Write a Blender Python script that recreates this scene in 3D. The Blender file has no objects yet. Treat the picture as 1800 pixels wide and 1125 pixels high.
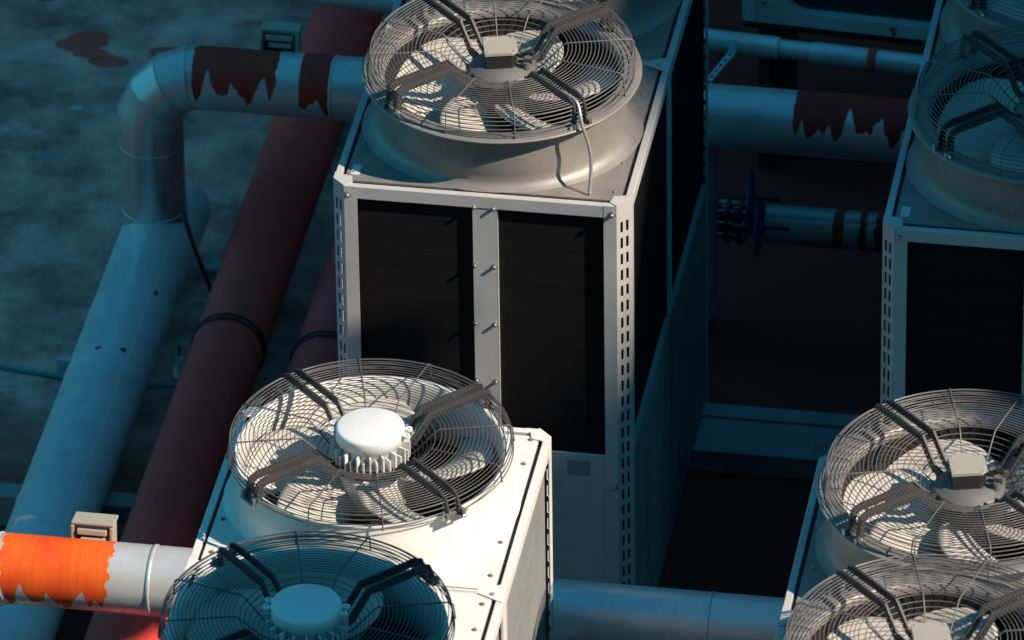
import bpy, math, random
from mathutils import Vector, Matrix
random.seed(7)
sc = bpy.context.scene
COL = sc.collection
R = math.radians
G = 2.3                      # height of the fan decks above the ground
# ---------------------------------------------------------------- camera
CP = (5.2853, -26.3162, 16.6968 + G); YAW, PITCH, ROLL = 0.1728, 0.5732, -0.0148
cy, sy, cp_, sp = math.cos(YAW), math.sin(YAW), math.cos(PITCH), math.sin(PITCH)
fwd = Vector((-sy * cp_, cy * cp_, -sp)); rt = Vector((cy, sy, 0)); up = rt.cross(fwd)
r2 = math.cos(ROLL) * rt + math.sin(ROLL) * up; u2 = -math.sin(ROLL) * rt + math.cos(ROLL) * up
cam = bpy.data.cameras.new('camera'); co = bpy.data.objects.new('camera', cam); COL.objects.link(co)
m = Matrix((r2, u2, -fwd)).transposed().to_4x4(); m.translation = Vector(CP); co.matrix_world = m
cam.sensor_width = 36; cam.lens = 36 * 14600.2 / 1800; cam.clip_start = .5; cam.clip_end = 600
cam.dof.use_dof = True; cam.dof.focus_distance = (Vector((.57, -.8, G + .2)) - Vector(CP)).length; cam.dof.aperture_fstop = 4.2
sc.camera = co
# ---------------------------------------------------------------- light
SUN = Vector((1.13, -.30, 1.0)).normalized()
w = bpy.data.worlds.new('World'); sc.world = w; w.use_nodes = True
nt = w.node_tree; nt.nodes.clear()
sky = nt.nodes.new('ShaderNodeTexSky'); sky.sky_type = 'NISHITA'; sky.sun_disc = False
sky.sun_elevation = math.asin(SUN.z); sky.sun_rotation = math.atan2(SUN.x, SUN.y)
sky.dust_density = .3; sky.ozone_density = 2.5
tint = nt.nodes.new('ShaderNodeMix'); tint.data_type = 'RGBA'; tint.blend_type = 'MULTIPLY'; tint.inputs[0].default_value = 1
tint.inputs[7].default_value = (.15, .76, .79, 1)
bg = nt.nodes.new('ShaderNodeBackground'); bg.inputs[1].default_value = .14
wo = nt.nodes.new('ShaderNodeOutputWorld')
nt.links.new(sky.outputs[0], tint.inputs[6]); nt.links.new(tint.outputs[2], bg.inputs[0]); nt.links.new(bg.outputs[0], wo.inputs[0])
sl = bpy.data.lights.new('sun', 'SUN'); sl.energy = 4.5; sl.angle = R(.53); sl.color = (1, .86, .72)
so = bpy.data.objects.new('sun', sl); COL.objects.link(so); so.rotation_euler = SUN.to_track_quat('Z', 'Y').to_euler(); so.location = (20, -8, 30)
sc.view_settings.view_transform = 'Standard'; sc.view_settings.look = 'None'; sc.view_settings.gamma = 1
sc.view_settings.exposure = .45
sc.cycles.max_bounces = 6; sc.cycles.diffuse_bounces = 1

# ---------------------------------------------------------------- materials
def mat(name, col, rough=.5, metal=0, var=.12, scale=6, bump=.0, bscale=60, dirt=None, dirt_amt=.0, dscale=3, stretch=None, spec=.5, fine=0.0):
    M = bpy.data.materials.new(name); M.use_nodes = True; N = M.node_tree; L = N.links
    b = N.nodes['Principled BSDF']; b.inputs['Roughness'].default_value = rough; b.inputs['Metallic'].default_value = metal
    b.inputs['Specular IOR Level'].default_value = spec
    tc = N.nodes.new('ShaderNodeTexCoord'); mp = N.nodes.new('ShaderNodeMapping'); L.new(tc.outputs['Object'], mp.inputs[0])
    if stretch: mp.inputs['Scale'].default_value = stretch
    n = N.nodes.new('ShaderNodeTexNoise'); n.inputs['Scale'].default_value = scale; n.inputs['Detail'].default_value = 8; n.inputs['Roughness'].default_value = .65
    L.new(mp.outputs[0], n.inputs[0])
    r = N.nodes.new('ShaderNodeMapRange'); r.inputs['From Min'].default_value = .3; r.inputs['From Max'].default_value = .7
    r.inputs['To Min'].default_value = 1 - var; r.inputs['To Max'].default_value = 1 + var; L.new(n.outputs[0], r.inputs[0])
    mx = N.nodes.new('ShaderNodeVectorMath'); mx.operation = 'SCALE'; mx.inputs[0].default_value = col[:3]; L.new(r.outputs[0], mx.inputs['Scale'])
    out = mx.outputs[0]
    if fine:
        f = N.nodes.new('ShaderNodeTexNoise'); f.inputs['Scale'].default_value = 140; f.inputs['Detail'].default_value = 3; L.new(tc.outputs['Object'], f.inputs[0])
        fr = N.nodes.new('ShaderNodeMapRange'); fr.inputs['From Min'].default_value = .3; fr.inputs['From Max'].default_value = .7
        fr.inputs['To Min'].default_value = 1 - fine; fr.inputs['To Max'].default_value = 1 + fine; L.new(f.outputs[0], fr.inputs[0])
        m2 = N.nodes.new('ShaderNodeVectorMath'); m2.operation = 'SCALE'; L.new(out, m2.inputs[0]); L.new(fr.outputs[0], m2.inputs['Scale']); out = m2.outputs[0]
    if dirt:
        d = N.nodes.new('ShaderNodeTexNoise'); d.inputs['Scale'].default_value = dscale; d.inputs['Detail'].default_value = 10; d.inputs['Roughness'].default_value = .7
        mpd = N.nodes.new('ShaderNodeMapping'); mpd.inputs['Location'].default_value = (3.1, 1.7, .4); L.new(tc.outputs['Object'], mpd.inputs[0]); L.new(mpd.outputs[0], d.inputs[0])
        dr = N.nodes.new('ShaderNodeMapRange'); dr.inputs['From Min'].default_value = .52; dr.inputs['From Max'].default_value = .72
        dr.inputs['To Max'].default_value = dirt_amt; L.new(d.outputs[0], dr.inputs[0])
        mm = N.nodes.new('ShaderNodeMix'); mm.data_type = 'RGBA'; L.new(dr.outputs[0], mm.inputs[0]); L.new(out, mm.inputs[6]); mm.inputs[7].default_value = (*dirt, 1)
        out = mm.outputs[2]
    L.new(out, b.inputs['Base Color'])
    rr = N.nodes.new('ShaderNodeMapRange'); rr.inputs['To Min'].default_value = max(.05, rough - .1); rr.inputs['To Max'].default_value = min(1, rough + .12)
    L.new(n.outputs[0], rr.inputs[0]); L.new(rr.outputs[0], b.inputs['Roughness'])
    if bump:
        bn = N.nodes.new('ShaderNodeTexNoise'); bn.inputs['Scale'].default_value = bscale; bn.inputs['Detail'].default_value = 4; L.new(mp.outputs[0], bn.inputs[0])
        bp = N.nodes.new('ShaderNodeBump'); bp.inputs['Strength'].default_value = bump; bp.inputs['Distance'].default_value = .01
        L.new(bn.outputs[0], bp.inputs['Height']); L.new(bp.outputs[0], b.inputs['Normal'])
    M['bsdf_col'] = 0
    return M, N, out, b, tc

WHITE = mat('white_paint', (.80, .78, .72), .45, 0, .04, 5, .03, 40, (.42, .30, .18), .25, 6)[0]
TRIM = mat('post_paint', (.54, .53, .51), .45, .0, .05, 5, .03, 40, (.35, .25, .15), .3, 7)[0]
GALV = mat('galvanised_steel', (.30, .28, .255), .50, .35, .10, 9, .04, 30, (.25, .2, .15), .2, 4, fine=.07)[0]
GALVD = mat('weathered_deck_steel', (.34, .31, .28), .48, .4, .16, 7, .04, 30, (.22, .17, .12), .3, 4, fine=.10)[0]
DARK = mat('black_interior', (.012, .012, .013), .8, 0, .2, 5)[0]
FINS = mat('dark_coil_fins', (.013, .012, .0125), .75, .0, .25, 2.5, .12, 12, stretch=(1, 1, 10), spec=.1)[0]  # also on shaded sides, where the shade is put into the colour
FINSL = mat('sunlit_coil_fins', (.34, .34, .33), .6, .2, .10, 3, .2, 10, (.18, .2, .18), .4, 2, stretch=(1, 1, 6))[0]  # same fins for the white unit's sides, sunlit tone put into the colour
WIRED = mat('dark_guard_wire', (.12, .112, .106), .42, .2, .1, 8)[0]
WIRE = mat('guard_wire', (.185, .172, .16), .42, .25, .1, 8)[0]
ARMM = mat('arm_paint', (.065, .062, .062), .5, .1, .1, 8)[0]
BLADE = mat('blade_cream', (.60, .56, .48), .55, .0, .06, 6, .05, 20, (.30, .25, .18), .35, 5)[0]
BLACKP = mat('black_plastic', (.025, .025, .027), .45, 0, .1, 5)[0]
MOTORW = mat('motor_white', (.80, .80, .77), .4, 0, .03, 8, .02, 60, (.4, .33, .25), .2, 9)[0]
MOTORC = mat('motor_cream', (.42, .385, .32), .45, 0, .05, 8)[0]
PANELD = mat('shaded_grimy_panel', (.24, .24, .235), .6, 0, .2, 3, .03, 30, (.1, .08, .06), .5, 3)[0]  # side copy of the panel paint, shade put into the colour, plus random grime
TRAYM = mat('dark_tray_metal', (.30, .31, .31), .6, .1, .2, 3, .03, 30, (.1, .07, .05), .6, 4)[0]  # dark tray tone with random darker patches
RUSTYB = mat('rusty_bolt', (.30, .20, .12), .6, .3, .2, 30)[0]
MOTORG = mat('motor_grey_paint', (.17, .165, .155), .5, .2, .1, 12)[0]
CAST = mat('cast_aluminium', (.55, .54, .52), .4, .6, .1, 12)[0]
BROWN = mat('red_oxide_paint', (.85, .076, .058), .75, 0, .16, 5, .12, 30, (.28, .09, .07), .4, 3, spec=.25)[0]
RUBBER = mat('black_rubber', (.02, .02, .02), .7, 0, .1, 4)[0]
BLUEW = mat('blue_wheel_paint', (.012, .055, .16), .45, 0, .1, 6)[0]
STEEL = mat('bolt_steel', (.55, .53, .5), .35, .8, .1, 20)[0]
TEALM = mat('painted_steel_pale', (.55, .58, .58), .5, .1, .1, 4, .03, 30, (.3, .2, .12), .35, 5)[0]
CONC = mat('concrete', (.3, .29, .28), .85, 0, .15, 3, .2, 40)[0]
LABELM = mat('label_foil', (.72, .72, .7), .5, .1, .05, 8)[0]
LABELD = mat('label_grey', (.30, .30, .30), .5, .1, .1, 30)[0]

def clad(name, patches, col=(.62, .62, .60), paint=(.52, .075, .012), stains=.3, metal=.4):
    """metal cladding with hand-painted anti-rust patches: (x0, x1, z_edge, drip, edge_noise)"""
    M, N, out, b, tc = mat(name, col, .36, metal, .08, 4, .05, 14, (.35, .30, .27), stains, 4, fine=.05)
    L = N.links
    sep = N.nodes.new('ShaderNodeSeparateXYZ'); L.new(tc.outputs['Object'], sep.inputs[0])
    def math_(op, a, b_=None, clamp=False):
        n = N.nodes.new('ShaderNodeMath'); n.operation = op; n.use_clamp = clamp
        for i, v in enumerate((a, b_)):
            if v is None: continue
            if isinstance(v, (int, float)): n.inputs[i].default_value = v
            else: L.new(v, n.inputs[i])
        return n.outputs[0]
    nz = N.nodes.new('ShaderNodeTexNoise'); nz.noise_dimensions = '1D'; nz.inputs['Scale'].default_value = 11; nz.inputs['Detail'].default_value = 2.5; nz.inputs['Roughness'].default_value = .5
    L.new(math_('ADD', sep.outputs[0], 4.37), nz.inputs['W'])
    n2 = N.nodes.new('ShaderNodeTexNoise'); n2.inputs['Scale'].default_value = 22; n2.inputs['Detail'].default_value = 5; L.new(tc.outputs['Object'], n2.inputs[0])
    ej = math_('MULTIPLY', math_('SUBTRACT', n2.outputs[0], .5), .05)
    tot = None
    for (x0, x1, ze, drip, en) in patches:
        xx = math_('ADD', sep.outputs[0], math_('MULTIPLY', ej, en))
        a = math_('MULTIPLY', math_('SUBTRACT', xx, x0), 220, True); c = math_('MULTIPLY', math_('SUBTRACT', x1, xx), 220, True)
        edge = math_('ADD', math_('MULTIPLY', math_('SUBTRACT', .62, nz.outputs[0]), drip), ze)
        zz = math_('MULTIPLY', math_('SUBTRACT', math_('ADD', sep.outputs[2], math_('MULTIPLY', ej, .6)), edge), 160, True)
        t = math_('MULTIPLY', math_('MULTIPLY', a, c), zz)
        tot = t if tot is None else math_('MAXIMUM', tot, t)
    if tot is not None:
        n3 = N.nodes.new('ShaderNodeTexNoise'); n3.inputs['Scale'].default_value = 3.5; n3.inputs['Detail'].default_value = 5; L.new(tc.outputs['Object'], n3.inputs[0])
        cr = N.nodes.new('ShaderNodeMix'); cr.data_type = 'RGBA'; L.new(math_('MULTIPLY', math_('SUBTRACT', n3.outputs[0], .42), 5, True), cr.inputs[0])
        cr.inputs[6].default_value = (*paint, 1); cr.inputs[7].default_value = (paint[0] * 1.1, paint[1] * 2.2, paint[2], 1)
        mm = N.nodes.new('ShaderNodeMix'); mm.data_type = 'RGBA'; L.new(tot, mm.inputs[0]); L.new(out, mm.inputs[6])
        br = N.nodes.new('ShaderNodeTexNoise'); br.inputs['Scale'].default_value = 9; br.inputs['Detail'].default_value = 6; br.inputs['Roughness'].default_value = .7
        bm = N.nodes.new('ShaderNodeMapping'); bm.inputs['Scale'].default_value = (4.5, .5, .5); L.new(tc.outputs['Object'], bm.inputs[0]); L.new(bm.outputs[0], br.inputs[0])
        bs_ = N.nodes.new('ShaderNodeVectorMath'); bs_.operation = 'SCALE'; L.new(cr.outputs[2], bs_.inputs[0]); L.new(math_('ADD', math_('MULTIPLY', math_('SUBTRACT', br.outputs[0], .5), .75), .92), bs_.inputs['Scale'])
        L.new(bs_.outputs[0], mm.inputs[7]); L.new(mm.outputs[2], b.inputs['Base Color'])
        L.new(math_('MULTIPLY', math_('SUBTRACT', 1.0, tot), metal), b.inputs['Metallic'])
        L.new(math_('ADD', math_('MULTIPLY', tot, .35), .38), b.inputs['Roughness'])
    return M

# ---------------------------------------------------------------- mesh helpers
class MB:
    def __init__(s): s.v = []; s.f = []; s.sm = []
    def add(s, vs, fs, smooth=False, T=None):
        o = len(s.v)
        s.v += [tuple(T @ Vector(v)) if T else tuple(v) for v in vs]
        s.f += [tuple(i + o for i in f) for f in fs]; s.sm += [smooth] * len(fs); return s
    def box(s, x0, x1, y0, y1, z0, z1, T=None):
        v = [(x, y, z) for z in (z0, z1) for y in (y0, y1) for x in (x0, x1)]
        return s.add(v, [(0, 2, 3, 1), (4, 5, 7, 6), (0, 1, 5, 4), (2, 6, 7, 3), (0, 4, 6, 2), (1, 3, 7, 5)], False, T)
    def prism(s, poly, z0, z1, T=None):
        n = len(poly); v = [(x, y, z0) for x, y in poly] + [(x, y, z1) for x, y in poly]
        f = [tuple(range(n))[::-1], tuple(range(n, 2 * n))] + [(i, (i + 1) % n, n + (i + 1) % n, n + i) for i in range(n)]
        return s.add(v, f, False, T)
    def lathe(s, prof, n=64, T=None, smooth=True, closed=False, a0=0, a1=2 * math.pi):
        full = abs(a1 - a0 - 2 * math.pi) < 1e-6; k = n if full else n + 1; v = []
        for i in range(k):
            a = a0 + (a1 - a0) * i / n; c, d = math.cos(a), math.sin(a)
            v += [(r * c, r * d, z) for r, z in prof]
        p = len(prof); f = []
        for i in range(n):
            j = (i + 1) % k
            for q in range(p if closed else p - 1):
                q2 = (q + 1) % p
                f.append((i * p + q, j * p + q, j * p + q2, i * p + q2))
        return s.add(v, f, smooth, T)
    def cyl(s, r, z0, z1, n=32, T=None, bev=0.0):
        pr = [(1e-5, z0), (r - bev, z0), (r, z0 + bev), (r, z1 - bev), (r - bev, z1), (1e-5, z1)] if bev else [(1e-5, z0), (r, z0), (r, z1), (1e-5, z1)]
        v = []; k = len(pr)
        s.lathe(pr, n, T, False); return s
    def tube(s, pts, r, n=6, cap=True, smooth=True, closed=False, T=None):
        P = [Vector(p) for p in pts]; m_ = len(P); v = []; prev = None
        for i, p in enumerate(P):
            if closed: t = (P[(i + 1) % m_] - P[i - 1]).normalized()
            else: t = (P[min(i + 1, m_ - 1)] - P[max(i - 1, 0)]).normalized()
            if prev is None:
                a = Vector((0, 0, 1)) if abs(t.z) < .9 else Vector((1, 0, 0))
                nrm = t.cross(a).normalized()
            else: nrm = (prev - t * prev.dot(t)).normalized()
            prev = nrm; bn = t.cross(nrm); rr = r[i] if isinstance(r, (list, tuple)) else r
            v += [tuple(p + rr * (math.cos(2 * math.pi * k / n) * nrm + math.sin(2 * math.pi * k / n) * bn)) for k in range(n)]
        f = []
        for i in range(m_ if closed else m_ - 1):
            j = (i + 1) % m_
            f += [(i * n + k, i * n + (k + 1) % n, j * n + (k + 1) % n, j * n + k) for k in range(n)]
        if cap and not closed: f += [tuple(range(n))[::-1], tuple(range((m_ - 1) * n, m_ * n))]
        return s.add(v, f, smooth, T)
    def build(s, name, material, parent=None, loc=None, bevel=0):
        me = bpy.data.meshes.new(name); me.from_pydata(s.v, [], s.f); me.update()
        for i, p in enumerate(me.polygons): p.use_smooth = s.sm[i]
        me.materials.append(material)
        o = bpy.data.objects.new(name, me); COL.objects.link(o)
        if parent: o.parent = parent
        if loc: o.location = loc
        if bevel:
            b = o.modifiers.new('bevel', 'BEVEL'); b.width = bevel; b.segments = 2; b.limit_method = 'ANGLE'; b.angle_limit = R(40)
        return o
def tag(o, label=None, cat=None, group=None, kind=None):
    if label: o['label'] = label
    if cat: o['category'] = cat
    if group: o['group'] = group
    if kind: o['kind'] = kind
    return o
def empty(name, loc=(0, 0, 0)):
    o = bpy.data.objects.new(name, None); COL.objects.link(o); o.location = loc; o.empty_display_size = .2; return o
def copy_tree(o, parent=None):
    c = o.copy(); COL.objects.link(c); c.parent = parent
    for ch in list(o.children): copy_tree(ch, c)
    return c
def Tz(a, x=0, y=0, z=0): return Matrix.Translation((x, y, z)) @ Matrix.Rotation(a, 4, 'Z')

# ================================================================ the setting
def make_ground():
    M, N, out, b, tc = mat('roof_screed', (.62, .32, .25), .85, 0, .6, 3.2, .6, 22, (.13, .05, .045), .9, 1.9, fine=.28, spec=.2)
    L = N.links
    # warm ground between the units, deep shade put into its colour, wavy outline
    sep = N.nodes.new('ShaderNodeSeparateXYZ'); L.new(tc.outputs['Object'], sep.inputs[0])
    nz = N.nodes.new('ShaderNodeTexNoise'); nz.inputs['Scale'].default_value = 2.2; nz.inputs['Detail'].default_value = 8; nz.inputs['Roughness'].default_value = .62; L.new(tc.outputs['Object'], nz.inputs[0])
    def mth(op, a, c=None, clamp=False):
        n = N.nodes.new('ShaderNodeMath'); n.operation = op; n.use_clamp = clamp
        for i, v in enumerate((a, c)):
            if v is None: continue
            if isinstance(v, (int, float)): n.inputs[i].default_value = v
            else: L.new(v, n.inputs[i])
        return n.outputs[0]
    sh = mth('MULTIPLY', mth('SUBTRACT', nz.outputs[0], .5), 1.0)
    gap_shade = mth('MULTIPLY', mth('ADD', mth('MAXIMUM', mth('ADD', sep.outputs[0], .25), mth('MULTIPLY', mth('SUBTRACT', 1.95, sep.outputs[1]), .7)), sh), 1.5, True)
    def mixto(base, fac, col):
        mm = N.nodes.new('ShaderNodeMix'); mm.data_type = 'RGBA'; L.new(fac, mm.inputs[0]); L.new(base, mm.inputs[6]); mm.inputs[7].default_value = (*col, 1); return mm.outputs[2]
    base = mixto(out, gap_shade, (.26, .040, .028))
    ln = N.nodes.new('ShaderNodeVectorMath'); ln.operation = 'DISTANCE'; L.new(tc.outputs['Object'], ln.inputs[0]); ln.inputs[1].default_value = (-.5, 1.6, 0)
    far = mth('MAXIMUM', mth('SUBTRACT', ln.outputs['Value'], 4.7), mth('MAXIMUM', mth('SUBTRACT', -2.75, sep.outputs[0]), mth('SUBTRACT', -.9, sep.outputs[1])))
    base = mixto(base, mth('MULTIPLY', far, 8, True), (.028, .030, .033))  # unseen outer ground darkened to cut warm bounce light
    # paint spills
    n5 = N.nodes.new('ShaderNodeTexNoise'); n5.inputs['Scale'].default_value = 6; n5.inputs['Detail'].default_value = 5; L.new(tc.outputs['Object'], n5.inputs[0])
    sh5 = mth('MULTIPLY', mth('SUBTRACT', n5.outputs[0], .5), 1.6)
    for (cx, cyy, rx, ry, col) in ((-2.03, 4.62, .13, .12, (.75, .07, .05)), (-1.88, 4.50, .10, .05, (.75, .07, .05)), (-1.62, 4.60, .12, .07, (.75, .07, .05)), (-2.28, 5.0, .05, .03, (.3, .07, .05)), (-1.95, 4.1, .03, .02, (.5, .5, .5)), (-2.0, 3.68, .06, .015, (.1, .35, .36))):
        dx = mth('DIVIDE', mth('SUBTRACT', sep.outputs[0], cx), rx); dy = mth('DIVIDE', mth('SUBTRACT', sep.outputs[1], cyy), ry)
        d = mth('ADD', mth('MULTIPLY', dx, dx), mth('MULTIPLY', dy, dy))
        fac = mth('MULTIPLY', mth('SUBTRACT', 1.0, mth('ADD', d, mth('MULTIPLY', sh5, 2.0))), 6, True)
        base = mixto(base, mth('MULTIPLY', fac, .85), col)
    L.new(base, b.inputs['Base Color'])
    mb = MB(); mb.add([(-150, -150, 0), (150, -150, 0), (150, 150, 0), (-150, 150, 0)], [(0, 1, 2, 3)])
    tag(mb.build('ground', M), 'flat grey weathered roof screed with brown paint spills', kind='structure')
make_ground()

# ================================================================ chillers
W, S, C = 1.15, 1.055, .05
_BM = {}
def bolts(parent, pts, name='bolt', mt=None):
    for p, d, r, h in pts:
        k = (r, h, mt)
        if k not in _BM:
            t = MB(); bolt(t, (0, 0, 0), (0, 0, 1), r, h); o = t.build(name, mt or STEEL, parent); _BM[k] = o.data
        else:
            o = bpy.data.objects.new(name, _BM[k]); COL.objects.link(o); o.parent = parent
        o.location = p; o.rotation_euler = Vector(d).to_track_quat('Z', 'Y').to_euler()
def chamfer_post(mb, x, y, dx, dy, z0, z1):
    """slotted corner post; (x,y) is the outer corner, (dx,dy) the inward directions"""
    t = .003; fw = .05
    # the two straight flanges
    a, b_ = sorted((x + dx * C, x + dx * (C + fw))); y0, y1 = sorted((y, y + dy * t)); mb.box(a, b_, y0, y1, z0, z1)
    a, b_ = sorted((y + dy * C, y + dy * (C + fw))); x0, x1 = sorted((x, x + dx * t)); mb.box(x0, x1, a, b_, z0, z1)
    # slotted chamfer face, real slots between the strips
    p0 = Vector((x + dx * C, y, 0)); p1 = Vector((x, y + dy * C, 0)); e = (p1 - p0); ln = e.length; e.normalize(); nn = Vector((dx, dy, 0)).normalized()
    def strip(u0, u1, za, zb):
        q = [p0 + e * (u0 * ln), p0 + e * (u1 * ln)]; q += [q[1] + nn * t, q[0] + nn * t]
        poly = [(v.x, v.y) for v in q]
        mb.prism(poly, za, zb)
    strip(0, .25, z0, z1); strip(.42, .62, z0, z1); strip(.79, 1, z0, z1)
    for (u0, u1) in ((.25, .42), (.62, .79)):
        z = z1 - .075; strip(u0, u1, z, z1)
        while z > z0 + .1:
            z -= .048; strip(u0, u1, z - .024, z); z -= .024
        strip(u0, u1, z0, z)
def dark_core(mb, x, y, dx, dy, z0, z1):
    a, b_ = sorted((x + dx * .030, x + dx * .095)); c, d = sorted((y + dy * .030, y + dy * .095)); mb.box(a, b_, c, d, z0, z1)
def bolt(mb, p, d, r=.006, h=.008, n=8):
    T = Matrix.Translation(p) @ Vector(d).to_track_quat('Z', 'Y').to_matrix().to_4x4()
    mb.lathe([(r * 1.7, 0), (r * 1.7, .002), (r, .002), (r, h * .8), (r * .7, h), (1e-5, h)], n, T, False)

RG = .503
def guard_mesh(zr, zf):
    """wire guard: rim height zr, foot height zf (above deck)"""
    mb = MB(); n = 96
    def ring(r, z, w_=.0021, k=5): mb.tube([(r * math.cos(2 * math.pi * i / n), r * math.sin(2 * math.pi * i / n), z) for i in range(n)], w_, k, closed=True)
    r = .492
    while r > .245: ring(r, zr, .0018); r -= .0148
    zi = zr - .10
    r = .232
    while r > .15: ring(r, zr - .10 * (.245 - r) / .10, .0018); r -= .0148
    ring(RG, zr - .006, .003)
    k = 5 if zr - zf > .08 else 3
    for i in range(1, k + 1): ring(RG + .004 * i / k * 2, zr - .006 - (zr - zf - .01) * i / k, .0022)
    for a in range(0, 360, 30):
        if a % 90 == 45 or (a - 45) % 90 == 0: continue
    for a in [15, -15, 75, 105, 165, 195, 255, 285]:
        c, s_ = math.cos(R(a)), math.sin(R(a))
        pts = [(.13, zr - .105), (.16, zr - .085), (.236, zr - .006), (.25, zr + .003), (.38, zr + .003), (RG - .006, zr + .003), (RG + .006, zr - .006), (RG + .011, zf + .02), (RG + .013, zf)]
        mb.tube([(p * c, p * s_, z) for p, z in pts], .0028, 6)
    return mb
def arm_mesh(zr, zf, a):
    """pair of parallel flat bars from the motor to the rim at angle a"""
    mb = MB(); path = [(.115, zr - .080), (.16, zr - .072), (.235, zr + .018), (.47, zr + .020), (.505, zr + .006), (.518, zr - .03), (.520, zf - .005)]
    h = .034
    P = [Vector((p, 0, z)) for p, z in path]
    for off in (-.026, .026):
        top = []; bot = []
        for i, p in enumerate(P):
            t0 = (P[i] - P[i - 1]).normalized() if i else (P[1] - P[0]).normalized()
            t1 = (P[i + 1] - P[i]).normalized() if i < len(P) - 1 else t0
            t = (t0 + t1).normalized(); nn = Vector((-t.z, 0, t.x)); sc_ = 1 / max(.6, nn.dot(Vector((-t1.z, 0, t1.x))))
            top.append(p); bot.append(p - nn * h * sc_)
        for (y0, y1, top_, bot_) in ((off - .0022, off + .0022, top, bot), (min(off, off * .78), max(off, off * .78), top, [q - (q - b__) * .05 for q, b__ in zip(top, bot)])):
            v = []; f = []; n_ = len(P)
            for q, b_ in zip(top_, bot_):
                v += [(q.x, y0, q.z), (q.x, y1, q.z), (b_.x, y1, b_.z), (b_.x, y0, b_.z)]
            for i in range(n_ - 1):
                for k in range(4): f.append((i * 4 + k, i * 4 + (k + 1) % 4, (i + 1) * 4 + (k + 1) % 4, (i + 1) * 4 + k))
            f += [(3, 2, 1, 0), tuple(range((n_ - 1) * 4, n_ * 4))]
            mb.add(v, f)
    # foot bolts
    T = Matrix.Rotation(a, 4, 'Z')
    mb.v = [tuple(T @ Vector(v)) for v in mb.v]
    return mb
def blade_mesh(a0, zc, pitch=-1, chord=.29, ri=.115, ro=.462, serr=True, sweep=.55):
    mb = MB(); nu, nv = 22, 14; top = []; 
    for i in range(nu + 1):
        u = i / nu; r = ri + (ro - ri) * u
        ch = chord * (.52 + .75 * u - .30 * u * u) ; wd = ch / max(r, .15)
        c0 = sweep * (u ** 1.6) - .08
        for j in range(nv + 1):
            v = j / nv
            vv = v
            if serr and j == nv: vv = 1 + (.035 if i % 2 else -.01)
            rr = r - (.035 * (abs(v - .45) * 2) ** 3 if i == nu else 0)
            ang = a0 + c0 + (vv - .5) * wd
            z = zc + pitch * (v - .5) * ch * (.62 - .30 * u) + .028 * math.sin(math.pi * v)
            top.append((rr * math.cos(ang), rr * math.sin(ang), z))
    k = (nu + 1) * (nv + 1); bot = [(x, y, z - .005) for x, y, z in top]
    idx = lambda i, j: i * (nv + 1) + j
    f = [(idx(i, j), idx(i + 1, j), idx(i + 1, j + 1), idx(i, j + 1)) for i in range(nu) for j in range(nv)]
    fb = [tuple(q + k for q in reversed(t)) for t in f]
    mb.add(top + bot, f + fb, True)
    side = []
    for i in range(nu): side += [(idx(i, 0), idx(i, 0) + k, idx(i + 1, 0) + k, idx(i + 1, 0)), (idx(i, nv), idx(i + 1, nv), idx(i + 1, nv) + k, idx(i, nv) + k)]
    for j in range(nv): side += [(idx(nu, j), idx(nu, j) + k, idx(nu, j + 1) + k, idx(nu, j + 1)), (idx(0, j), idx(0, j + 1), idx(0, j + 1) + k, idx(0, j) + k)]
    mb.f += side; mb.sm += [False] * len(side)
    return mb
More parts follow.
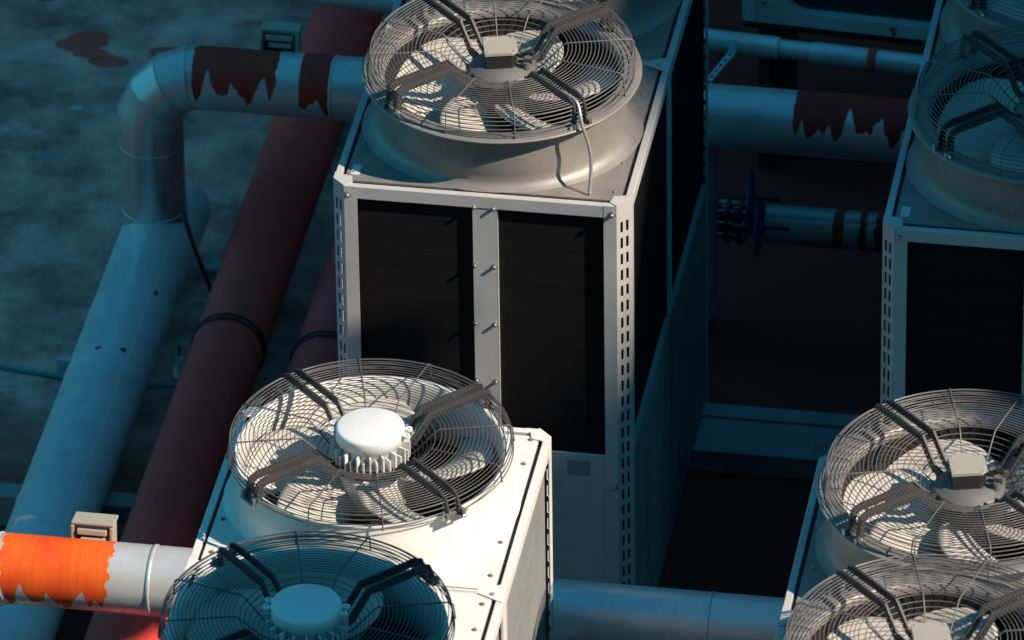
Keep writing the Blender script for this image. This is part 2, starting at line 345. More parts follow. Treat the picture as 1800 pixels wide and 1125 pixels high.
def make_fan(parent, cx, cyy, kind, rot=0, nb=5, b0=0):
    base = G
    if kind == 'galv':
        zr, zf = .345, .25
        prof = [(.563, -.002), (.552, .004), (.532, .014), (.508, .034), (.488, .062), (.474, .10), (.468, .14), (.466, .19), (.466, .234), (.470, .238), (.534, .240), (.538, .243), (.538, .248), (.534, .250), (.470, .250), (.456, .246), (.450, .225), (.450, .05), (.465, -.06), (.50, -.10)]
        cm, inner = GALV, GALV
    else:
        zr, zf = .272, .205
        prof = [(.556, -.002), (.546, .006), (.532, .024), (.512, .060), (.498, .10), (.489, .14), (.486, .18), (.486, .198), (.490, .205), (.480, .205), (.472, .198), (.464, .17), (.464, .05), (.475, -.06), (.50, -.10)]
        cm = WHITE
    cmb = MB().lathe(prof, 128)
    def squash(v):
        x, y, z = v; t = max(0, min(1, (.10 - z) / .10)) if math.hypot(x, y) > .46 and z > -.02 else 0
        t = t * t * (3 - 2 * t); return (x * (1 - .035 * t), y * (1 - .128 * t), z)
    cmb.v = [squash(v) for v in cmb.v]
    cowl = cmb.build('fan_cowl', cm, parent, (cx, cyy, base))
    cowl.rotation_euler.z = rot
    guard_mesh(zr, zf).build('wire_guard', WIRE if kind == 'galv' else WIRED, cowl)
    for a in (45, 135, 225, 315):
        arm_mesh(zr, zf, R(a)).build('mounting_arm', ARMM, cowl)
    for a in (45, 135, 225, 315):
        T = Matrix.Rotation(R(a), 4, 'Z'); f = MB(); f.box(.500, .536, -.042, .042, zf - .010, zf - .004, T)
        for s_ in (-1, 1):
            f.box(.505, .533, s_ * .034 - .006, s_ * .034 + .006, zf - .012, zf + .020, T)
            bolt(f, T @ Vector((.519, s_ * .040, zf + .006)), T.to_3x3() @ Vector((0, s_, 0)), .007, .016)
        f.build('foot_clip', STEEL, cowl)
    # blades and hub
    for i in range(nb):
        blade_mesh(R(b0) + 2 * math.pi * i / nb, .115 if kind == 'galv' else .085, chord=.31 if nb == 5 else .35, serr=True).build('fan_blade', BLADE, cowl)
    hub = MB().lathe([(1e-5, zr - .13), (.10, zr - .13), (.118, zr - .135), (.124, zr - .15), (.126, .0), (.11, -.02), (1e-5, -.02)], 48)
    hub.build('fan_hub', BLACKP if kind == 'galv' else MOTORW, cowl)
    # throat lined in black, standing in for the shade inside the bowl
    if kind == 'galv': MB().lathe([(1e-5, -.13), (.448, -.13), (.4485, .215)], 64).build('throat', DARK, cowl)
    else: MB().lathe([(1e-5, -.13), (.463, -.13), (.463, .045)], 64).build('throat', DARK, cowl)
    if kind == 'galv':
        mo = MB().lathe([(1e-5, zr - .070), (.095, zr - .070), (.100, zr - .076), (.122, zr - .080), (.127, zr - .086), (.127, zr - .104), (.10, zr - .112), (.10, zr - .13)], 40)
        for a in range(0, 360, 30):
            T = Tz(R(a)); mo.box(.118, .139, -.010, .010, zr - .105, zr - .088, T)
        for a in (40, 70, 20): 
            T = Tz(R(a - 30)); mo.cyl(.014, zr - .09, zr - .045, 12, T @ Matrix.Translation((.10, 0, 0)))
        mo.build('motor', MOTORG, cowl)
        tb = MB(); q = .061
        pl = [(-q, -q), (q - .02, -q), (q, -q + .02), (q, q - .03), (q - .03, q), (-q, q)]
        tb.prism([(x * 1.05, y * 1.05) for x, y in pl], zr - .0, zr + .012); tb2 = MB(); tb2.prism(pl, zr - .078, zr - .0005)
        T = Matrix.Rotation(R(14), 4, 'Z')
        for t_ in (tb, tb2): t_.v = [tuple(T @ Vector(v) + Vector((-.008, .020, -.012))) for v in t_.v]
        for sx, sy_ in ((-1, -1), (1, 1), (-1, 1), (1, -1)): bolt(tb, T @ Vector((sx * .05, sy_ * .05, zr + .012)) + Vector((-.008, .020, -.012)), (0, 0, 1), .004, .003)
        tb.build('terminal_box_lid', MOTORC, cowl, bevel=.004); 
        for sx in (.02, -.02): tb2.cyl(.010, 0, .035, 10, Matrix.Translation((.085, .02 + sx * 1.6, zr - .045)) @ Matrix.Rotation(R(90), 4, 'Y'))
        tb2.build('terminal_box', BLACKP, cowl, bevel=.003)
    else:
        zt = .312
        mo = MB().lathe([(1e-5, zt), (.112, zt), (.121, zt - .003), (.124, zt - .010), (.124, zt - .050), (.114, zt - .056), (.110, zt - .125)], 64)
        for i in range(36):
            T = Tz(2 * math.pi * i / 36); mo.box(.106, .143, -.0028, .0028, zt - .122, zt - .056 - .02 * (i % 2), T)
        for a in (172, 190, 350, 8):
            T = Tz(R(a)); mo.lathe([(.006, zt - .012), (.014, zt - .012), (.014, zt - .022), (.006, zt - .022)], 12, T @ Matrix.Translation((.138, 0, 0)), False, True)
            mo.box(.122, .136, -.006, .006, zt - .021, zt - .013, T)
        mo.build('motor', MOTORW, cowl)
        MB().cyl(.108, zr - .15, zt - .115, 40).build('motor_core', BLACKP, cowl)
    return cowl

def make_chiller(name, kind, fan_off=((0, 0), (0, 0)), b0=(0, 0), nb=5, side_coil=None):
    u = empty(name)
    deckm = GALVD if kind == 'galv' else WHITE
    D = 2 * S; z1 = G; coilb = G - 1.14
    # corner posts
    for (x, y, dx, dy) in ((0, 0, 1, 1), (W, 0, -1, 1), (0, D, 1, -1), (W, D, -1, -1)):
        mb = MB(); chamfer_post(mb, x, y, dx, dy, .06, z1)
        # cap plate
        cp = [(x + dx * C, y), (x, y + dy * C), (x + dx * .028, y + dy * (C + .03)), (x + dx * .070, y + dy * .070), (x + dx * (C + .03), y + dy * .028)]
        if dx * dy < 0: cp.reverse()
        mb.prism(cp, z1 + .0005, z1 + .004)
        mb.box(*sorted((x + dx * .01, x + dx * .12)), *sorted((y + dy * .01, y + dy * .12)), .0, .05)
        mb.build('corner_post', TRIM if kind == 'galv' else WHITE, u)
        mc = MB(); dark_core(mc, x, y, dx, dy, .06, z1 - .012); mc.build('post_core', DARK, u)
    for x, dx in ((0, 1), (W, -1)):
        mb = MB(); a, b_ = sorted((x + dx * .004, x + dx * .012)); mb.box(a, b_, S - .04, S + .04, coilb - .02, z1 - .056)
        mb.build('mid_post', TRIM if kind == 'galv' else WHITE, u)
    # top rails: top flange and outer drop
    tr = MB(); rw = .030; h = .055
    rw = .028
    def rail(x0, x1, y0, y1, zz=0): tr.box(x0, x1, y0, y1, z1 - h + zz, z1 + zz)
    rail(C, W - C, .001, rw); rail(C, W - C, D - rw, D - .001)
    for y0, y1 in ((C, S - .001), (S + .001, D - C)):
        rail(.001, rw, y0, y1); rail(W - rw, W - .001, y0, y1)
    tr.build('top_rail', TRIM if kind == 'galv' else WHITE, u, bevel=.003)
    # deck plates with the dark slots beside the rails
    hb = MB(); bl = []; gs = MB()
    for k in (0, 1):
        y0 = k * S; r_ = .545; cx, cyy = W / 2 + fan_off[k][0], y0 + S / 2 + fan_off[k][1]
        x0, x1, ya, yb = .043, W - .043, y0 + (.047 if k == 0 else .012), y0 + S - (.047 if k == 1 else .012)
        # plate with a round opening: fan of quads from circle to rectangle
        n = 96; cv = []; rv = []
        for i in range(n):
            a = 2 * math.pi * i / n; c, s_ = math.cos(a), math.sin(a)
            t = min(((x1 if c > 0 else x0) - cx) / c if abs(c) > 1e-9 else 9, ((yb if s_ > 0 else ya) - cyy) / s_ if abs(s_) > 1e-9 else 9)
            rr = min(.468, t * .97); cv.append((cx + rr * c, cyy + rr * s_, z1 - .002)); rv.append((cx + t * c, cyy + t * s_, z1 - .002))
        # make the four corners exact
        for X, Y in ((x0, ya), (x1, ya), (x1, yb), (x0, yb)):
            j = min(range(n), key=lambda q: (rv[q][0] - X) ** 2 + (rv[q][1] - Y) ** 2); rv[j] = (X, Y, z1 - .002)
        lo = [(x, y, z1 - .010) for x, y, z in rv]
        mb = MB(); mb.add(cv + rv + lo, [(i, n + i, n + (i + 1) % n, (i + 1) % n) for i in range(n)] + [(n + i, 2 * n + i, 2 * n + (i + 1) % n, n + (i + 1) % n) for i in range(n)])
        mb.build('deck_plate', deckm, u)
        for t in (.10, .30, .53, .78, .93):
            for X in (.072, W - .072):
                bl.append(((X, y0 + t * S, z1 - .002), (0, 0, 1), .0055, .009))
        make_fan(u, cx, cyy, kind, nb=nb, b0=b0[k])
    bed = MB(); bed.box(.032, W - .032, .032, D - .032, z1 - .035, z1 - .022); 
    # section joint: gussets and the two seam bars
    pmat = TRIM if kind == 'galv' else WHITE
    for X, dx in ((0, 1), (W, -1)):
        pl = [(X + dx * .002, S - .06), (X + dx * .002, S + .06), (X + dx * .10, S + .012), (X + dx * .10, S - .012)]
        if dx < 0: pl.reverse()
        gs = MB(); gs.prism(pl, z1 + .0008, z1 + .004); g_ = gs.build('joint_gusset', pmat, u)
        bl2 = MB(); bolt(bl2, (X + dx * .045, S - .015, z1 + .004), (0, 0, 1), .006, .007); bl2.build('bolt', STEEL, g_)
    for a_, b_ in ((S - .012, S - .004), (S + .004, S + .012)): MB().box(.10, W - .10, a_, b_, z1 - .003, z1 + .010).build('seam_bar', pmat, u)
    # frames of bars under the deck edge keep the gap dark
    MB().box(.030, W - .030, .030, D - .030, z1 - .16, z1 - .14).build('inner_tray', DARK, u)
    ed = MB()
    for (a, b_, c, d) in ((.0305, .046, .0305, D - .0305), (W - .046, W - .0305, .0305, D - .0305), (.046, W - .046, .0305, .046), (.046, W - .046, D - .046, D - .0305)):
        ed.box(a, b_, c, d, z1 - .05, z1 - .012)
    ed.build('edge_gasket', RUBBER, u)
    # mullion on the short faces
    for yy, s_ in ((.004, 1), (D - .004, -1)):
        mb = MB(); y0, y1 = sorted((yy, yy + s_ * .006))
        mb.box(.545, .640, y0, y1, coilb + .001, z1 - .0555)
        x_lip = .640; ya, yb = sorted((yy - s_ * .0, yy + s_ * .02)); mb.box(.637, .6405, ya + .0, yb, coilb + .001, z1 - .0555)
        mb.build('mullion', TRIM if kind == 'galv' else WHITE, u)
        for X in (.553, .628):
            for i in range(5): bl.append(((X, yy, z1 - .050 - i * .262), (0, -s_, 0), .0068, .014))
        for X in (.066, W - .066):
            bl.append(((X, yy - .004 * s_, z1 - .035), (0, -s_, 0), .0085, .018))
            bl.append(((X, yy - .004 * s_, z1 - 1.28), (0, -s_, 0), .0085, .018))
    bolts(u, bl, mt=None if kind == 'galv' else RUSTYB)
    # coils
    def panel(nm, mt, x0, x1, y0, y1, za, zb): MB().box(x0, x1, y0, y1, za, zb).build(nm, mt, u)
    sc_ = side_coil or FINS
    rec = .021
    for y0, y1 in ((rec, rec + .02), (D - rec - .02, D - rec)):
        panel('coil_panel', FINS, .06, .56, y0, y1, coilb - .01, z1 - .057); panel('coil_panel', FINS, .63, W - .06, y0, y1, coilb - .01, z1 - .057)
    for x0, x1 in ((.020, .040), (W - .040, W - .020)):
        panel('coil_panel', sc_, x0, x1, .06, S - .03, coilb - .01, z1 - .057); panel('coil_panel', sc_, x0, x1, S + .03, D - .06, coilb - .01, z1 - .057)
    # lower panels
    pm = TRIM if kind == 'galv' else WHITE; ps = PANELD if kind == 'galv' else WHITE
    for y0, y1 in ((.006, .016), (D - .016, D - .006)): MB().box(C + .045, W - C - .045, y0, y1, .12, coilb - .002).build('lower_panel', pm, u, bevel=.003)
    for x0, x1 in ((.001, .014), (W - .014, W - .001)):
        for ya, yb in ((C + .02, S - .04), (S + .04, D - C - .02)):
            mb = MB(); mb.box(x0, x1, ya, yb, .10, coilb - .012)
            xx0, xx1 = (x0 - .004, x1 + .02) if x0 < .1 else (x0 - .02, x1 + .004); mb.box(xx0, xx1, ya, yb, coilb - .0115, coilb + .002)
            mb.build('lower_panel', ps, u)
    lb = MB(); lb.box(W - .25, W - .165, .003, .0055, coilb - .10, coilb - .035); lb.build('rating_plate', LABELD, u)
    st = MB(); st.box(.060, .094, .088, .160, z1 - .0015, z1 + .001); st.build('sticker', LABELM, u)
    sk = MB()
    sk.box(.05, W - .05, .02, .05, .03, .12); sk.box(.05, W - .05, D - .05, D - .02, .03, .12); sk.box(.02, .05, .05, D - .05, .03, .11); sk.box(W - .05, W - .02, .05, D - .05, .03, .11)
    for X in (.1, W - .1):
        for Y in (.12, S, D - .12): sk.cyl(.03, 0, .03, 12, Matrix.Translation((X, Y, 0)))
    sk.build('base_frame', pm, u)
    return u

uM = make_chiller('chiller_unit', 'galv', b0=(10, 40), nb=6)
tag(uM, 'grey fan chiller with galvanised sunlit deck and open black coil front, centre of the photo', 'chiller', 'air cooled chillers standing on the roof')
uR = copy_tree(uM); uR.location = (2.109, 0, 0)
uR['label'] = 'shaded dark blue chiller at the upper right edge, white sticker on its deck corner'
uL = copy_tree(uM); uL.location = (2.109 - .025, -3.65, 0)
uL['label'] = 'chiller at the lower right corner with sunlit galvanised fans and cream blades'
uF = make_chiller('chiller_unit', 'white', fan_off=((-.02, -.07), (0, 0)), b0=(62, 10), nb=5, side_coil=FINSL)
uF.location = (-.042, -3.65, 0)
tag(uF, 'bright white painted chiller at bottom centre whose fans have round white motors', 'chiller', 'air cooled chillers standing on the roof')
for o in uL.children:
    if o.name.startswith('fan_cowl'): o.location.x += .025
# sticker lies flat only on the M / R / F corner; motor cable of the central fan
cb = MB()
def curve(pts, n=10):
    P = [Vector(p) for p in pts]; out = []
    for i in range(len(P) - 1):
        p0, p1, p2, p3 = P[max(i - 1, 0)], P[i], P[i + 1], P[min(i + 2, len(P) - 1)]
        for k in range(n):
            t = k / n; out.append(.5 * ((2 * p1) + (-p0 + p2) * t + (2 * p0 - 5 * p1 + 4 * p2 - p3) * t * t + (-p0 + 3 * p1 - 3 * p2 + p3) * t ** 3))
    return out + [P[-1]]
cb.tube(curve([(.80, .30, G + .33), (.90, .19, G + .352), (.930, .160, G + .34), (.950, .125, G + .28), (.985, .110, G + .15), (.985, .070, G + .004)]), .0068, 8)
cb.build('power_cable', CAST, uM)

# ================================================================ pipes
r_p = .135; zp = G - 1.24
def cross_pipe(y, material, seams, label, x_end=6.5):
    mb = MB(); yz = []
    o = empty('clad_pipe', (0, y, zp))
    n = 48
    bx, br = -1.07, .235   # elbow start and bend radius
    # straight part
    def cylx(x0, x1, r, mb): mb.lathe([(r, x0), (r, x1)], n, Matrix.Rotation(R(90), 4, 'Y'))
    cylx(bx, x_end, r_p, mb)
    mb.build('straight_cladding', material, o)
    # gored elbow down to the vertical drop
    eb = MB(); k = 4
    cs = []
    for i in range(k + 1):
        a = R(90) * i / k
        # mitre plane centres on a polyline tangent to the bend
        cs.append(a)
    pts = [Vector((bx, 0, 0))]
    rb = br / math.cos(R(90) / k / 2)
    for i in range(k):
        a = R(90) * (i + .5) / k
        pts.append(Vector((bx - rb * math.sin(a), 0, -br + rb * math.cos(a))))
    pts.append(Vector((bx - br, 0, -br))); 
    for i in range(len(pts) - 1):
        d = (pts[i + 1] - pts[i]).normalized()
        # ring planes
        def ringv(p, j):
            if j == 0: nrm = Vector((-1, 0, 0))
            elif j == len(pts) - 1: nrm = Vector((0, 0, -1))
            else: nrm = ((pts[j] - pts[j - 1]).normalized() + (pts[j + 1] - pts[j]).normalized()).normalized()
            out = []
            side = Vector((0, 1, 0)); upv = side.cross(d)
            for q in range(n):
                a = 2 * math.pi * q / n; off = r_p * (math.cos(a) * side + math.sin(a) * upv)
                t = -off.dot(nrm) / d.dot(nrm); out.append(tuple(p + off + d * t))
            return out
        A = ringv(pts[i], i); B = ringv(pts[i + 1], i + 1)
        eb.add(A + B, [(q, (q + 1) % n, n + (q + 1) % n, n + q) for q in range(n)], True)
        if 0 < i:
            eb.tube([tuple(Vector(v) + (Vector(v) - pts[i]).normalized() * .001) for v in A], .003, 5, closed=True)
    eb.build('gored_elbow', material, o)
    vp = MB(); zb = -(zp - (G - 1.905)); vx = bx - br
    vp.lathe([(r_p, -br), (r_p, zb - .10)], n, Matrix.Translation((vx, 0, 0)))
    vp.tube([(vx + (r_p + .001) * math.cos(2 * math.pi * q / n), (r_p + .001) * math.sin(2 * math.pi * q / n), -br - .10) for q in range(n)], .0025, 5, closed=True)
    vp.box(vx - .010, vx - .004, -r_p - .003, -r_p + .004, zb + .05, -br - .10)
    for i in range(5): bolt(vp, (vx - .007, -r_p - .003, zb + .08 + i * .10), (0, -1, 0), .003, .002)
    vp.tube([(vx + (r_p + .001) * math.cos(2 * math.pi * q / n), (r_p + .001) * math.sin(2 * math.pi * q / n), zb + .012) for q in range(n)], .004, 5, closed=True)
    vp.build('vertical_drop', BRIGHTM, o)
    for x, hh in seams:
        MB().lathe([(r_p, x - hh), (r_p + .004, x - hh + .002), (r_p + .004, x + hh - .002), (r_p, x + hh)], n, Matrix.Rotation(R(90), 4, 'Y')).build('cladding_seam', SEAMM, o)
    tag(o, label, 'pipe', 'metal clad pipes crossing behind the chillers')
    return o
BRIGHTM = clad('bright_cladding', [], stains=.35, metal=.75)
SEAMM = clad('clad_seam', [], stains=.5)
PIPEA = clad('clad_top', [(-1.104, -.742, -.01, .34, 1.0), (-.648, -.518, -.055, .24, .3), (1.42, 3.4, .01, .30, .3)], paint=(.46, .018, .010), metal=.45)  # same patch paint as the low pipe, shade put into a darker colour
PIPEB = clad('clad_low', [(-1.122, -.69, -.075, .30, 2.0)], paint=(.85, .062, .003), col=(.70, .70, .68), metal=.4)  # the patch paint again, with its sunlit tone put into the colour
pA = cross_pipe(2.71, PIPEA, [(-.514, .004), (-.2, .003)], 'clad pipe with paint patches darkened for shade, elbowing down behind the central chiller')
pB = cross_pipe(-.94, PIPEB, [(-.54, .008), (1.6, .004)], 'clad pipe with a paint patch in bright sunlit orange and sunlit end at lower left')
# sleeve on the low pipe
mb = MB(); mb.lathe([(r_p + .001, -.50), (.128, -.49), (.128, -.3), (r_p + .001, -.3)], 48, Matrix.Rotation(R(90), 4, 'Y'))
# vertical branch behind each chiller
for par in (pA, pB):
    vb = MB(); vb.tube(curve([(.93, 0, 0), (.97, .01, -.07), (1.0, .01, -.2), (1.0, .01, -.6), (1.0, .01, -1.0)], 6), [.095] * 25, 32)
    vb.build('branch_pipe', SEAMM, par)

# the long header pipes on the ground
HEAD = clad('clad_header', [], col=(.72, .73, .72), stains=.5, metal=.12)
def header(name, x, z, r, y0, y1, material, seams, label, cat='pipe', dome=False, group=None, bands=(), bw=.010):
    o = empty(name, (x, 0, z)); n = 56; T = Matrix.Rotation(R(-90), 4, 'X')
    mb = MB(); prof = [(r, y0), (r, y1)]
    if dome: prof += [(r * math.cos(R(a)), y1 + .06 * math.sin(R(a))) for a in (15, 30, 45, 60, 75, 89)]
    mb.lathe(prof, n, T); mb.build('pipe_shell', material, o)
    if seams:
        for s_ in seams: MB().lathe([(r, s_ - .004), (r + .003, s_ - .003), (r + .003, s_ + .003), (r, s_ + .004)], n, T).build('seam_bead', material, o)
    for bnd in bands:
        q = MB(); q.lathe([(r, bnd - bw), (r + .007, bnd - bw), (r + .009, bnd), (r + .007, bnd + bw), (r, bnd + bw)], n, T)
        q.tube([(math.cos(2 * math.pi * i / 40) * (r + .004), bnd + bw + .02, math.sin(2 * math.pi * i / 40) * (r + .004)) for i in range(40)], .004, 5, closed=True)
        q.build('clamp_band', RUBBER, o)
    tag(o, label, cat, group); return o
hb_ = header('header_pipe', -1.29, G - 2.06, .168, -7, 2.98, HEAD, [2.05, 1.55, .62, -.25, -2], 'large blue-grey clad header pipe running lengthwise at the far left', dome=True)
MB().box(.100, .104, -7, 2.8, .131, .1355).build('lap_seam', HEAD, hb_)
rs = MB()
for (a, y) in ((50, 2.10), (65, 1.62), (100, 1.60)):
    for k in range(3):
        c, s_ = math.cos(R(a)), math.sin(R(a)); rs.cyl(.011 - k * .003, 0, .0015 + k * .0008, 10, Matrix.Translation((c * .168 + k * .006, y + (k % 2) * .008, s_ * .168)) @ Vector((c, 0, s_)).to_track_quat('Z', 'Y').to_matrix().to_4x4())
rs.build('rust_spot', BROWN, hb_)
header('painted_pipe', -.82, G - 2.0, .150, -7, 8, BROWN, [3.35, 4.4], 'wide dull red painted pipe with black clamp, between blue header pipe and chillers', group='red oxide painted pipes', bands=(1.83,))
header('painted_pipe', -.39, G - 2.0, .150, -7, 8, BROWN, [3.6], 'second dull red pipe, mostly hidden behind the left post of the central chiller', group='red oxide painted pipes', bands=(1.76,))
# sleepers carrying the pipes
sl0 = MB().box(-1.6, -.15, -.05, .05, .0, .148).build('pipe_sleeper', CONC, None, (0, .9, 0), bevel=.006)
tag(sl0, 'low concrete sleeper under the left pipes, beside the small white cap', 'sleeper', 'sleepers under the pipes')
for yy, lb in ((-1.9, 'concrete sleeper under the pipes beside the white chiller'),):
    c = sl0.copy(); COL.objects.link(c); c.location = (0, yy, 0); c['label'] = lb

# ================================================================ bracket boxes on the cross pipes
def clamp_box(loc, label):
    o = empty('actuator_box', loc)
    T = Matrix.Rotation(R(-8), 4, 'X')
    mb = MB(); mb.box(-.078, .078, -.035, .045, -.05, .052, T); mb.build('housing', MOTORC, o, bevel=.006)
    l = MB(); l.box(-.083, .083, -.040, .05, .053, .066, T); l.box(-.085, -.071, -.045, -.036, -.04, .052, T); l.box(.066, .083, -.045, -.036, -.09, .052, T); l.build('lid', MOTORC, o, bevel=.004)
    g = MB(); g.box(-.058, .056, -.052, -.036, .018, .040, T); g.box(-.044, .05, -.058, -.036, -.012, .006, T); g.build('louvre', MOTORC, o, bevel=.003)
    k = MB(); k.box(-.068, .064, -.0375, -.0355, -.05, .046, T); k.build('recess', BLACKP, o)
    d = MB(); d.lathe([(.045 * math.cos(R(a)), .035 * math.sin(R(a))) for a in (0, 15, 30, 45, 60, 75, 89.9)], 24, Matrix.Translation((.02, -.02, -.06))); d.lathe([(.045, -.06), (.045, 0)], 24, Matrix.Translation((.02, -.02, -.06))); d.build('dome', MOTORW, o)
    return tag(o, label, 'actuator box', 'square boxes mounted on the cross pipes')
b1 = clamp_box((-.765, 2.85, G - 1.115), 'small dark square box behind the brown patched pipe')
b2 = copy_tree(b1); b2.location = (-.797, -.795, G - 1.15); b2['label'] = 'small cream square box in sunlight behind the orange painted pipe'

# ================================================================ things between the right-hand chillers
# cable tray on the ground
o = empty('cable_tray', (1.17, 1.66, 0)); MB().box(-.05, .93, 0, .33, .0, .10).build('tray_body', TRAYM, o, bevel=.004)
MB().box(-.06, .94, .25, .34, .101, .112).build('tray_lid', TRAYM, o, bevel=.002); MB().box(-.06, .94, -.008, .205, .101, .108).build('tray_lid', TRAYM, o, bevel=.002)
tag(o, 'low pale metal cable tray on the dark ground between the chillers', 'cable tray')
# banded small pipe with valve
o = empty('valve_pipe', (1.15, 2.80, G - 1.80))
TX = Matrix.Rotation(R(90), 4, 'Y')
RUSTP = clad('clad_banded', [(.425, .475, -.2, .05, .6), (.535, .57, -.2, .05, .6), (.60, .67, -.2, .05, .8)], paint=(.26, .02, .012), col=(.38, .38, .37))
mb = MB(); mb.lathe([(.082, .14), (.082, .68)], 32, TX); mb.lathe([(.086, .68), (.090, .685), (.090, 2.6), (.086, 2.6)], 32, TX); mb.build('pipe_shell', RUSTP, o)
fl = MB()
for x in (-.135, -.075, -.02, .035): fl.lathe([(.06, x - .009), (.098, x - .009), (.098, x + .009), (.06, x + .009)], 32, TX, False)
fl.lathe([(.058, -.3), (.058, .14)], 24, TX)
fl.build('flange', BLACKP, o)
bs = MB()
for i in range(10):
    a = 2 * math.pi * i / 10 + .2
    bs.tube([(-.16, .08 * math.cos(a), .08 * math.sin(a)), (.06, .08 * math.cos(a), .08 * math.sin(a))], .0065, 8)
    bs.cyl(.012, -.157, -.145, 6, Matrix.Translation((0, .08 * math.cos(a), .08 * math.sin(a))) @ TX); bs.cyl(.012, .045, .057, 6, Matrix.Translation((0, .08 * math.cos(a), .08 * math.sin(a))) @ TX)
bs.build('flange_bolts', STEEL, o)
def wheel(c, r, tilt):
    mb = MB(); T = Matrix.Translation(c) @ Matrix.Rotation(R(tilt), 4, 'Z') @ Matrix.Rotation(R(90), 4, 'Y')
    mb.tube([(r * math.cos(2 * math.pi * i / 40), r * math.sin(2 * math.pi * i / 40), 0) for i in range(40)], .011, 8, closed=True, T=T)
    for k in range(3): 
        a = k * 2 * math.pi / 3; mb.tube([(0, 0, 0), (r * math.cos(a), r * math.sin(a), 0)], .008, 6, T=T)
    mb.cyl(.02, -.015, .015, 12, T); mb.build('handwheel', BLUEW, o)
    st = MB(); st.tube([(c[0] - .12, c[1], c[2]), (c[0] + .13, c[1], c[2])], .009, 8); st.build('valve_stem', BLACKP, o)
wheel((.09, -.15, .215), .105, 4); wheel((.125, -.15, .075), .115, 2)
tag(o, 'small clad pipe with rust bands, bolted flange and blue handwheels between the chillers', 'pipe')
# thin far pipe
o = empty('thin_pipe', (.9, 3.42, G - 1.3)); o.rotation_euler = (0, R(.5), R(-4.0))
mb = MB(); mb.lathe([(.048, -3), (.048, .36)], 24, TX); mb.lathe([(.040, .36), (.040, .50)], 24, TX); mb.lathe([(.044, .50), (.046, .505), (.046, 1.16), (.044, 1.165)], 24, TX); mb.lathe([(.036, 1.16), (.036, 4)], 24, TX)
mb.build('pipe_shell', SEAMM, o)
q = MB(); q.lathe([(.047, .74), (.049, .743), (.049, .775), (.047, .778)], 24, TX); q.build('rust_band', BROWN, o)
tag(o, 'thin pale pipe crossing between the chillers, furthest of the clad pipes', 'pipe')
# slotted brace
o = empty('strut_brace', (1.025, 2.93, G - 1.2)); q = MB()
A = Vector((0, 0, 0)); Bv = Vector((.053, .40, -.08)); d = (Bv - A).normalized(); T = d.to_track_quat('Y', 'Z').to_matrix().to_4x4()
q.box(-.014, -.006, 0, .37, -.015, .0, T); q.box(.006, .014, 0, .37, -.015, .0, T)
for i in range(5): q.box(-.006, .006, i * .07, i * .07 + .03, -.003, .0, T)
q.build('slotted_channel', TEALM, o); MB().box(-.016, .016, .371, .38, -.02, .05, T).build('end_plate', TEALM, o)
tag(o, 'short slotted steel strut slanting from the far thin pipe to the clad pipe', 'strut')
# far cabinet with rounded opening
o = empty('equipment_cabinet', (1.025, 3.93, G - 1.5)); o.rotation_euler.z = R(-4)
def rounded(x0, x1, z0, z1, r, n=8):
    P = []
    for (cx, cz, a0) in ((x1 - r, z1 - r, 0), (x0 + r, z1 - r, 90), (x0 + r, z0 + r, 180), (x1 - r, z0 + r, 270)):
        P += [(cx + r * math.cos(R(a0 + 90 * i / n)), cz + r * math.sin(R(a0 + 90 * i / n))) for i in range(n + 1)]
    return P
X1, Z1 = 2.4, .8; inn = rounded(.185, 2.2, .062, .7, .10); k = len(inn)
outr = []
for (x, z) in inn:
    cx, cz = 1.2, .4; dx, dz = x - cx, z - cz
    t = min((X1 - cx) / dx if dx > 0 else (0 - cx) / dx, (Z1 - cz) / dz if dz > 0 else (0 - cz) / dz) if dx and dz else 1; outr.append((cx + dx * t, cz + dz * t))
for c in ((0, 0), (X1, 0), (X1, Z1), (0, Z1)):
    j = min(range(k), key=lambda q_: (outr[q_][0] - c[0]) ** 2 + (outr[q_][1] - c[1]) ** 2); outr[j] = c
q = MB(); q.add([(x, 0, z) for x, z in inn] + [(x, 0, z) for x, z in outr] + [(x, .05, z) for x, z in inn], [(i, (i + 1) % k, k + (i + 1) % k, k + i) for i in range(k)] + [(i, 2 * k + i, 2 * k + (i + 1) % k, (i + 1) % k) for i in range(k)])
q.box(.058, .061, -.002, .0, 0, .8); q.box(.80, .803, -.002, 0, 0, .061); q.build('front_panel', TEALM, o)
MB().box(0, X1, .051, .8, 0.001, .8).build('cabinet_body', BLACKP, o)
q = MB(); q.box(0, X1, .05, .8, -.06, 0); 
for x in (.05, X1 - .1): q.box(x, x + .05, .1, .7, -(G - 1.5) , -.06)
q.build('stand', BLACKP, o)
q = MB(); bolt(q, (.09, 0, .10), (0, -1, 0), .008, .006); bolt(q, (.85, 0, .03), (0, -1, 0), .006, .006); q.build('bolts', STEEL, o)
q = MB(); q.cyl(.014, 0, .002, 12, Matrix.Translation((.655, -.001, .035)) @ Matrix.Rotation(R(90), 4, 'X')); q.cyl(.009, 0, .002, 12, Matrix.Translation((.66, -.001, .015)) @ Matrix.Rotation(R(90), 4, 'X')); q.build('rust_spot', BROWN, o)
tag(o, 'pale equipment cabinet with a large rounded dark opening at the top edge', 'cabinet')

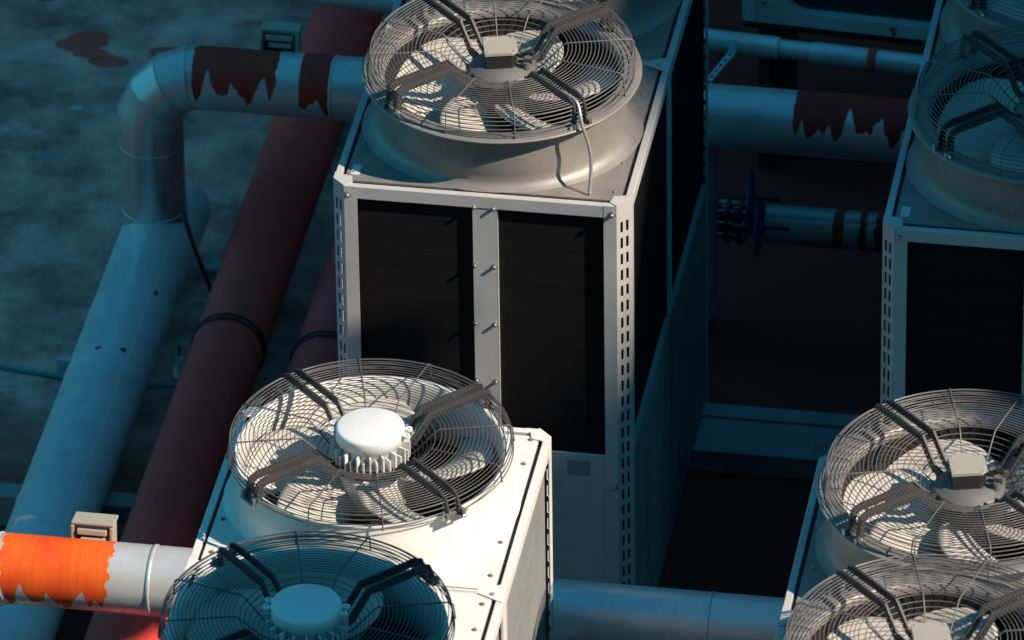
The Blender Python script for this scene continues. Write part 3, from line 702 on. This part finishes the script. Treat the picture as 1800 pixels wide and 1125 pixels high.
# ================================================================ small things on the roof, left
q = MB(); q.tube(curve([(-2.6, 2.03, .012), (-2.2, 2.0, .012), (-1.9, 2.0, .012), (-1.6, 1.96, .012), (-1.3, 1.93, .012), (-.9, 2.0, .012)]), .011, 8)
CYANC = mat('cyan_cable_jacket', (.03, .28, .32), .5, 0, .1, 6)[0]
tag(q.build('ground_cable', CYANC), 'thin turquoise cable lying on the roof at the left edge', 'cable')
o = empty('cable_clip', (-1.56, 2.03, 0)); MB().box(-.03, .03, -.02, .03, 0, .045).build('base', TEALM, o, bevel=.004); MB().box(-.035, .035, -.024, -.018, .028, .06).build('clip_plate', TEALM, o, bevel=.003)
tag(o, 'small pale clip holding the turquoise cable beside the header pipe', 'cable clip')
q = MB(); q.tube(curve([(-1.13, 2.50, .52), (-1.11, 2.44, .50), (-1.07, 2.42, .38), (-1.02, 2.40, .25), (-.98, 2.36, .16), (-.96, 2.3, .05), (-.98, 2.1, .01)]), .010, 8)
tag(q.build('black_cable', RUBBER), 'black cable hanging from the vertical clad pipe down to the roof', 'cable')
o = empty('white_cap', (-1.075, 2.05, 0)); q = MB(); q.lathe([(1e-5, .10), (.014, .10), (.016, .07), (.024, .055), (.028, .02), (.028, 0)], 24); q.build('bell', MOTORW, o)
q = MB(); q.tube([(0, 0, .0), (0, 0, .15)], .006, 8); q.build('stem', BLACKP, o); tag(o, 'small white bell shaped cap on the roof beside the clamped red pipe', 'cap')
q = MB(); q.prism([(-.055, -.03), (.05, -.03), (.0, .09)], .0, .02); q2 = q.build('bracket_offcut', TEALM, None, (-1.10, 2.86, .03)); q2.rotation_euler = (R(20), 0, R(10)); tag(q2, 'pale triangular bracket lying between the header pipe and the red pipe', 'bracket')
q = MB(); q.box(-.05, .05, -.012, .012, 0, .02); q2 = q.build('steel_bar', TEALM, None, (-1.08, 2.62, .0)); tag(q2, 'short pale steel bar on the roof just below the triangular bracket', 'bar')

# ================================================================ outside the frame: what throws the big shadows
e = Vector((-.645, .765, 0)); nb_ = Vector((.765, .645, 0))
A0 = Vector((1.15, .58, G)) + 28 * Vector((1.13, -.30, 1.0))
o = empty('office_block', (A0.x, A0.y, 0)); o.rotation_euler.z = math.atan2(e.y, e.x)
FACADE = mat('facade_render', (.10, .13, .15), .8, 0, .06, .3, 0)[0]
H = A0.z
MB().box(-40, 22, -14, 0, 0, H - .9).build('wall', FACADE, o); MB().box(-40, 22, -14, 0, H - .895, H).build('parapet', CONC, o)
GLS = mat('dark_window_glass', (.03, .04, .05), .1, 0, .1, 1)[0]
for fl_ in range(8):
    MB().box(-38.5, 20.5, -.005, .03, 2 + fl_ * 3.3, 3.8 + fl_ * 3.3).build('window_band', GLS, o); tag(o, 'tall pale office block outside the photo whose flat roof edge shades the plant', 'building')
# unseen screen added to block sky light from the upper right units
SCREEN = mat('sky_screen_dark', (.015, .022, .026), .6, 0, .1, 1)[0]
o = empty('sky_screen', (1.0, 7.6, 0))
MB().box(0, 4.2, 0, .12, .2, G + 5.2).build('north_panel', SCREEN, o); MB().box(4.0, 4.12, -7.1, -.005, .2, G + 4.2).build('east_panel', SCREEN, o)
for x, y, hh in ((.1, -.06, 5.1), (2, -.06, 5.1), (3.9, -.06, 5.1), (4.19, -3.5, 4.1), (4.19, -7.0, 4.1)): MB().box(x - .05, x + .05, y - .05, y + .05, 0, G + hh).build('post', TRIM, o)
tag(o, 'tall dark screen added out of view at the upper right to block sky light', 'light blocker')
# unseen caps on poles, added to shade the nearest fan and the pipes
c = Vector((-.042 + W / 2 - .02, -3.65 + S / 2 - .10, G + .25)) + 4.6 * Vector((1.13, -.30, 1.0))
c2 = Vector((.95, -.66, G)) + 4.85 * Vector((1.13, -.30, 1.0)); c2.z = c.z
o = empty('shadow_caster', (c.x, c.y, 0))
T = Matrix.Translation((0, 0, c.z)) 
MB().lathe([(1e-5, .10), (.2, .09), (.42, .05), (.56, -.02), (.57, -.06), (.50, -.06)], 48, T).build('shade_cap', GALV, o)
q = MB(); q.tube([(0, 0, 0), (0, 0, c.z + .02)], .06, 16); q.build('pole', GALV, o)
tag(o, 'nearer shadow-casting cap added on a tall stack outside the photo to the right', 'shadow caster', 'shadow-casting caps added on poles')
v2 = copy_tree(o); v2.location = (c2.x, c2.y, 0); v2.scale = (.92, .92, 1); v2['label'] = 'middle shadow-casting cap added on a tall stack outside the photo to the right'
c3 = Vector((2.60, -1.04, G)) + 4.9 * Vector((1.13, -.30, 1.0)); v3 = copy_tree(o); v3.location = (c3.x, c3.y, 0); v3['label'] = 'rightmost shadow-casting cap added on a tall stack outside the photo'

# unseen blocks, added tall and dark to cut sky fill and reflections
BLOCKM = mat('sky_block_dark', (.018, .03, .04), .9, 0, .15, 1)[0]
for (x0, x1, y0, y1, h, lb) in ((-60, 50, 44, 56, 34, 'long dark block added beyond the top edge to cut low sky light'), (-45, 40, -62, -48, 58, 'tower block behind the camera, made tall and dark to cut sky fill')):
    o = empty('sky_block', ((x0 + x1) / 2, (y0 + y1) / 2, 0)); hx, hy = (x1 - x0) / 2, (y1 - y0) / 2
    MB().box(-hx, hx, -hy, hy, 0, h).build('wall', BLOCKM, o); MB().box(-hx - .2, hx + .2, -hy - .2, hy + .2, h + .004, h + .6).build('parapet', CONC, o)
    ys = -hy if y0 > 0 else hy
    for f_ in range(int(h / 3.4)): MB().box(-hx + 1, hx - 1, ys - .02, ys + .02, 1.2 + f_ * 3.4, 2.8 + f_ * 3.4).build('window_band', GLS, o); tag(o, lb, 'building')
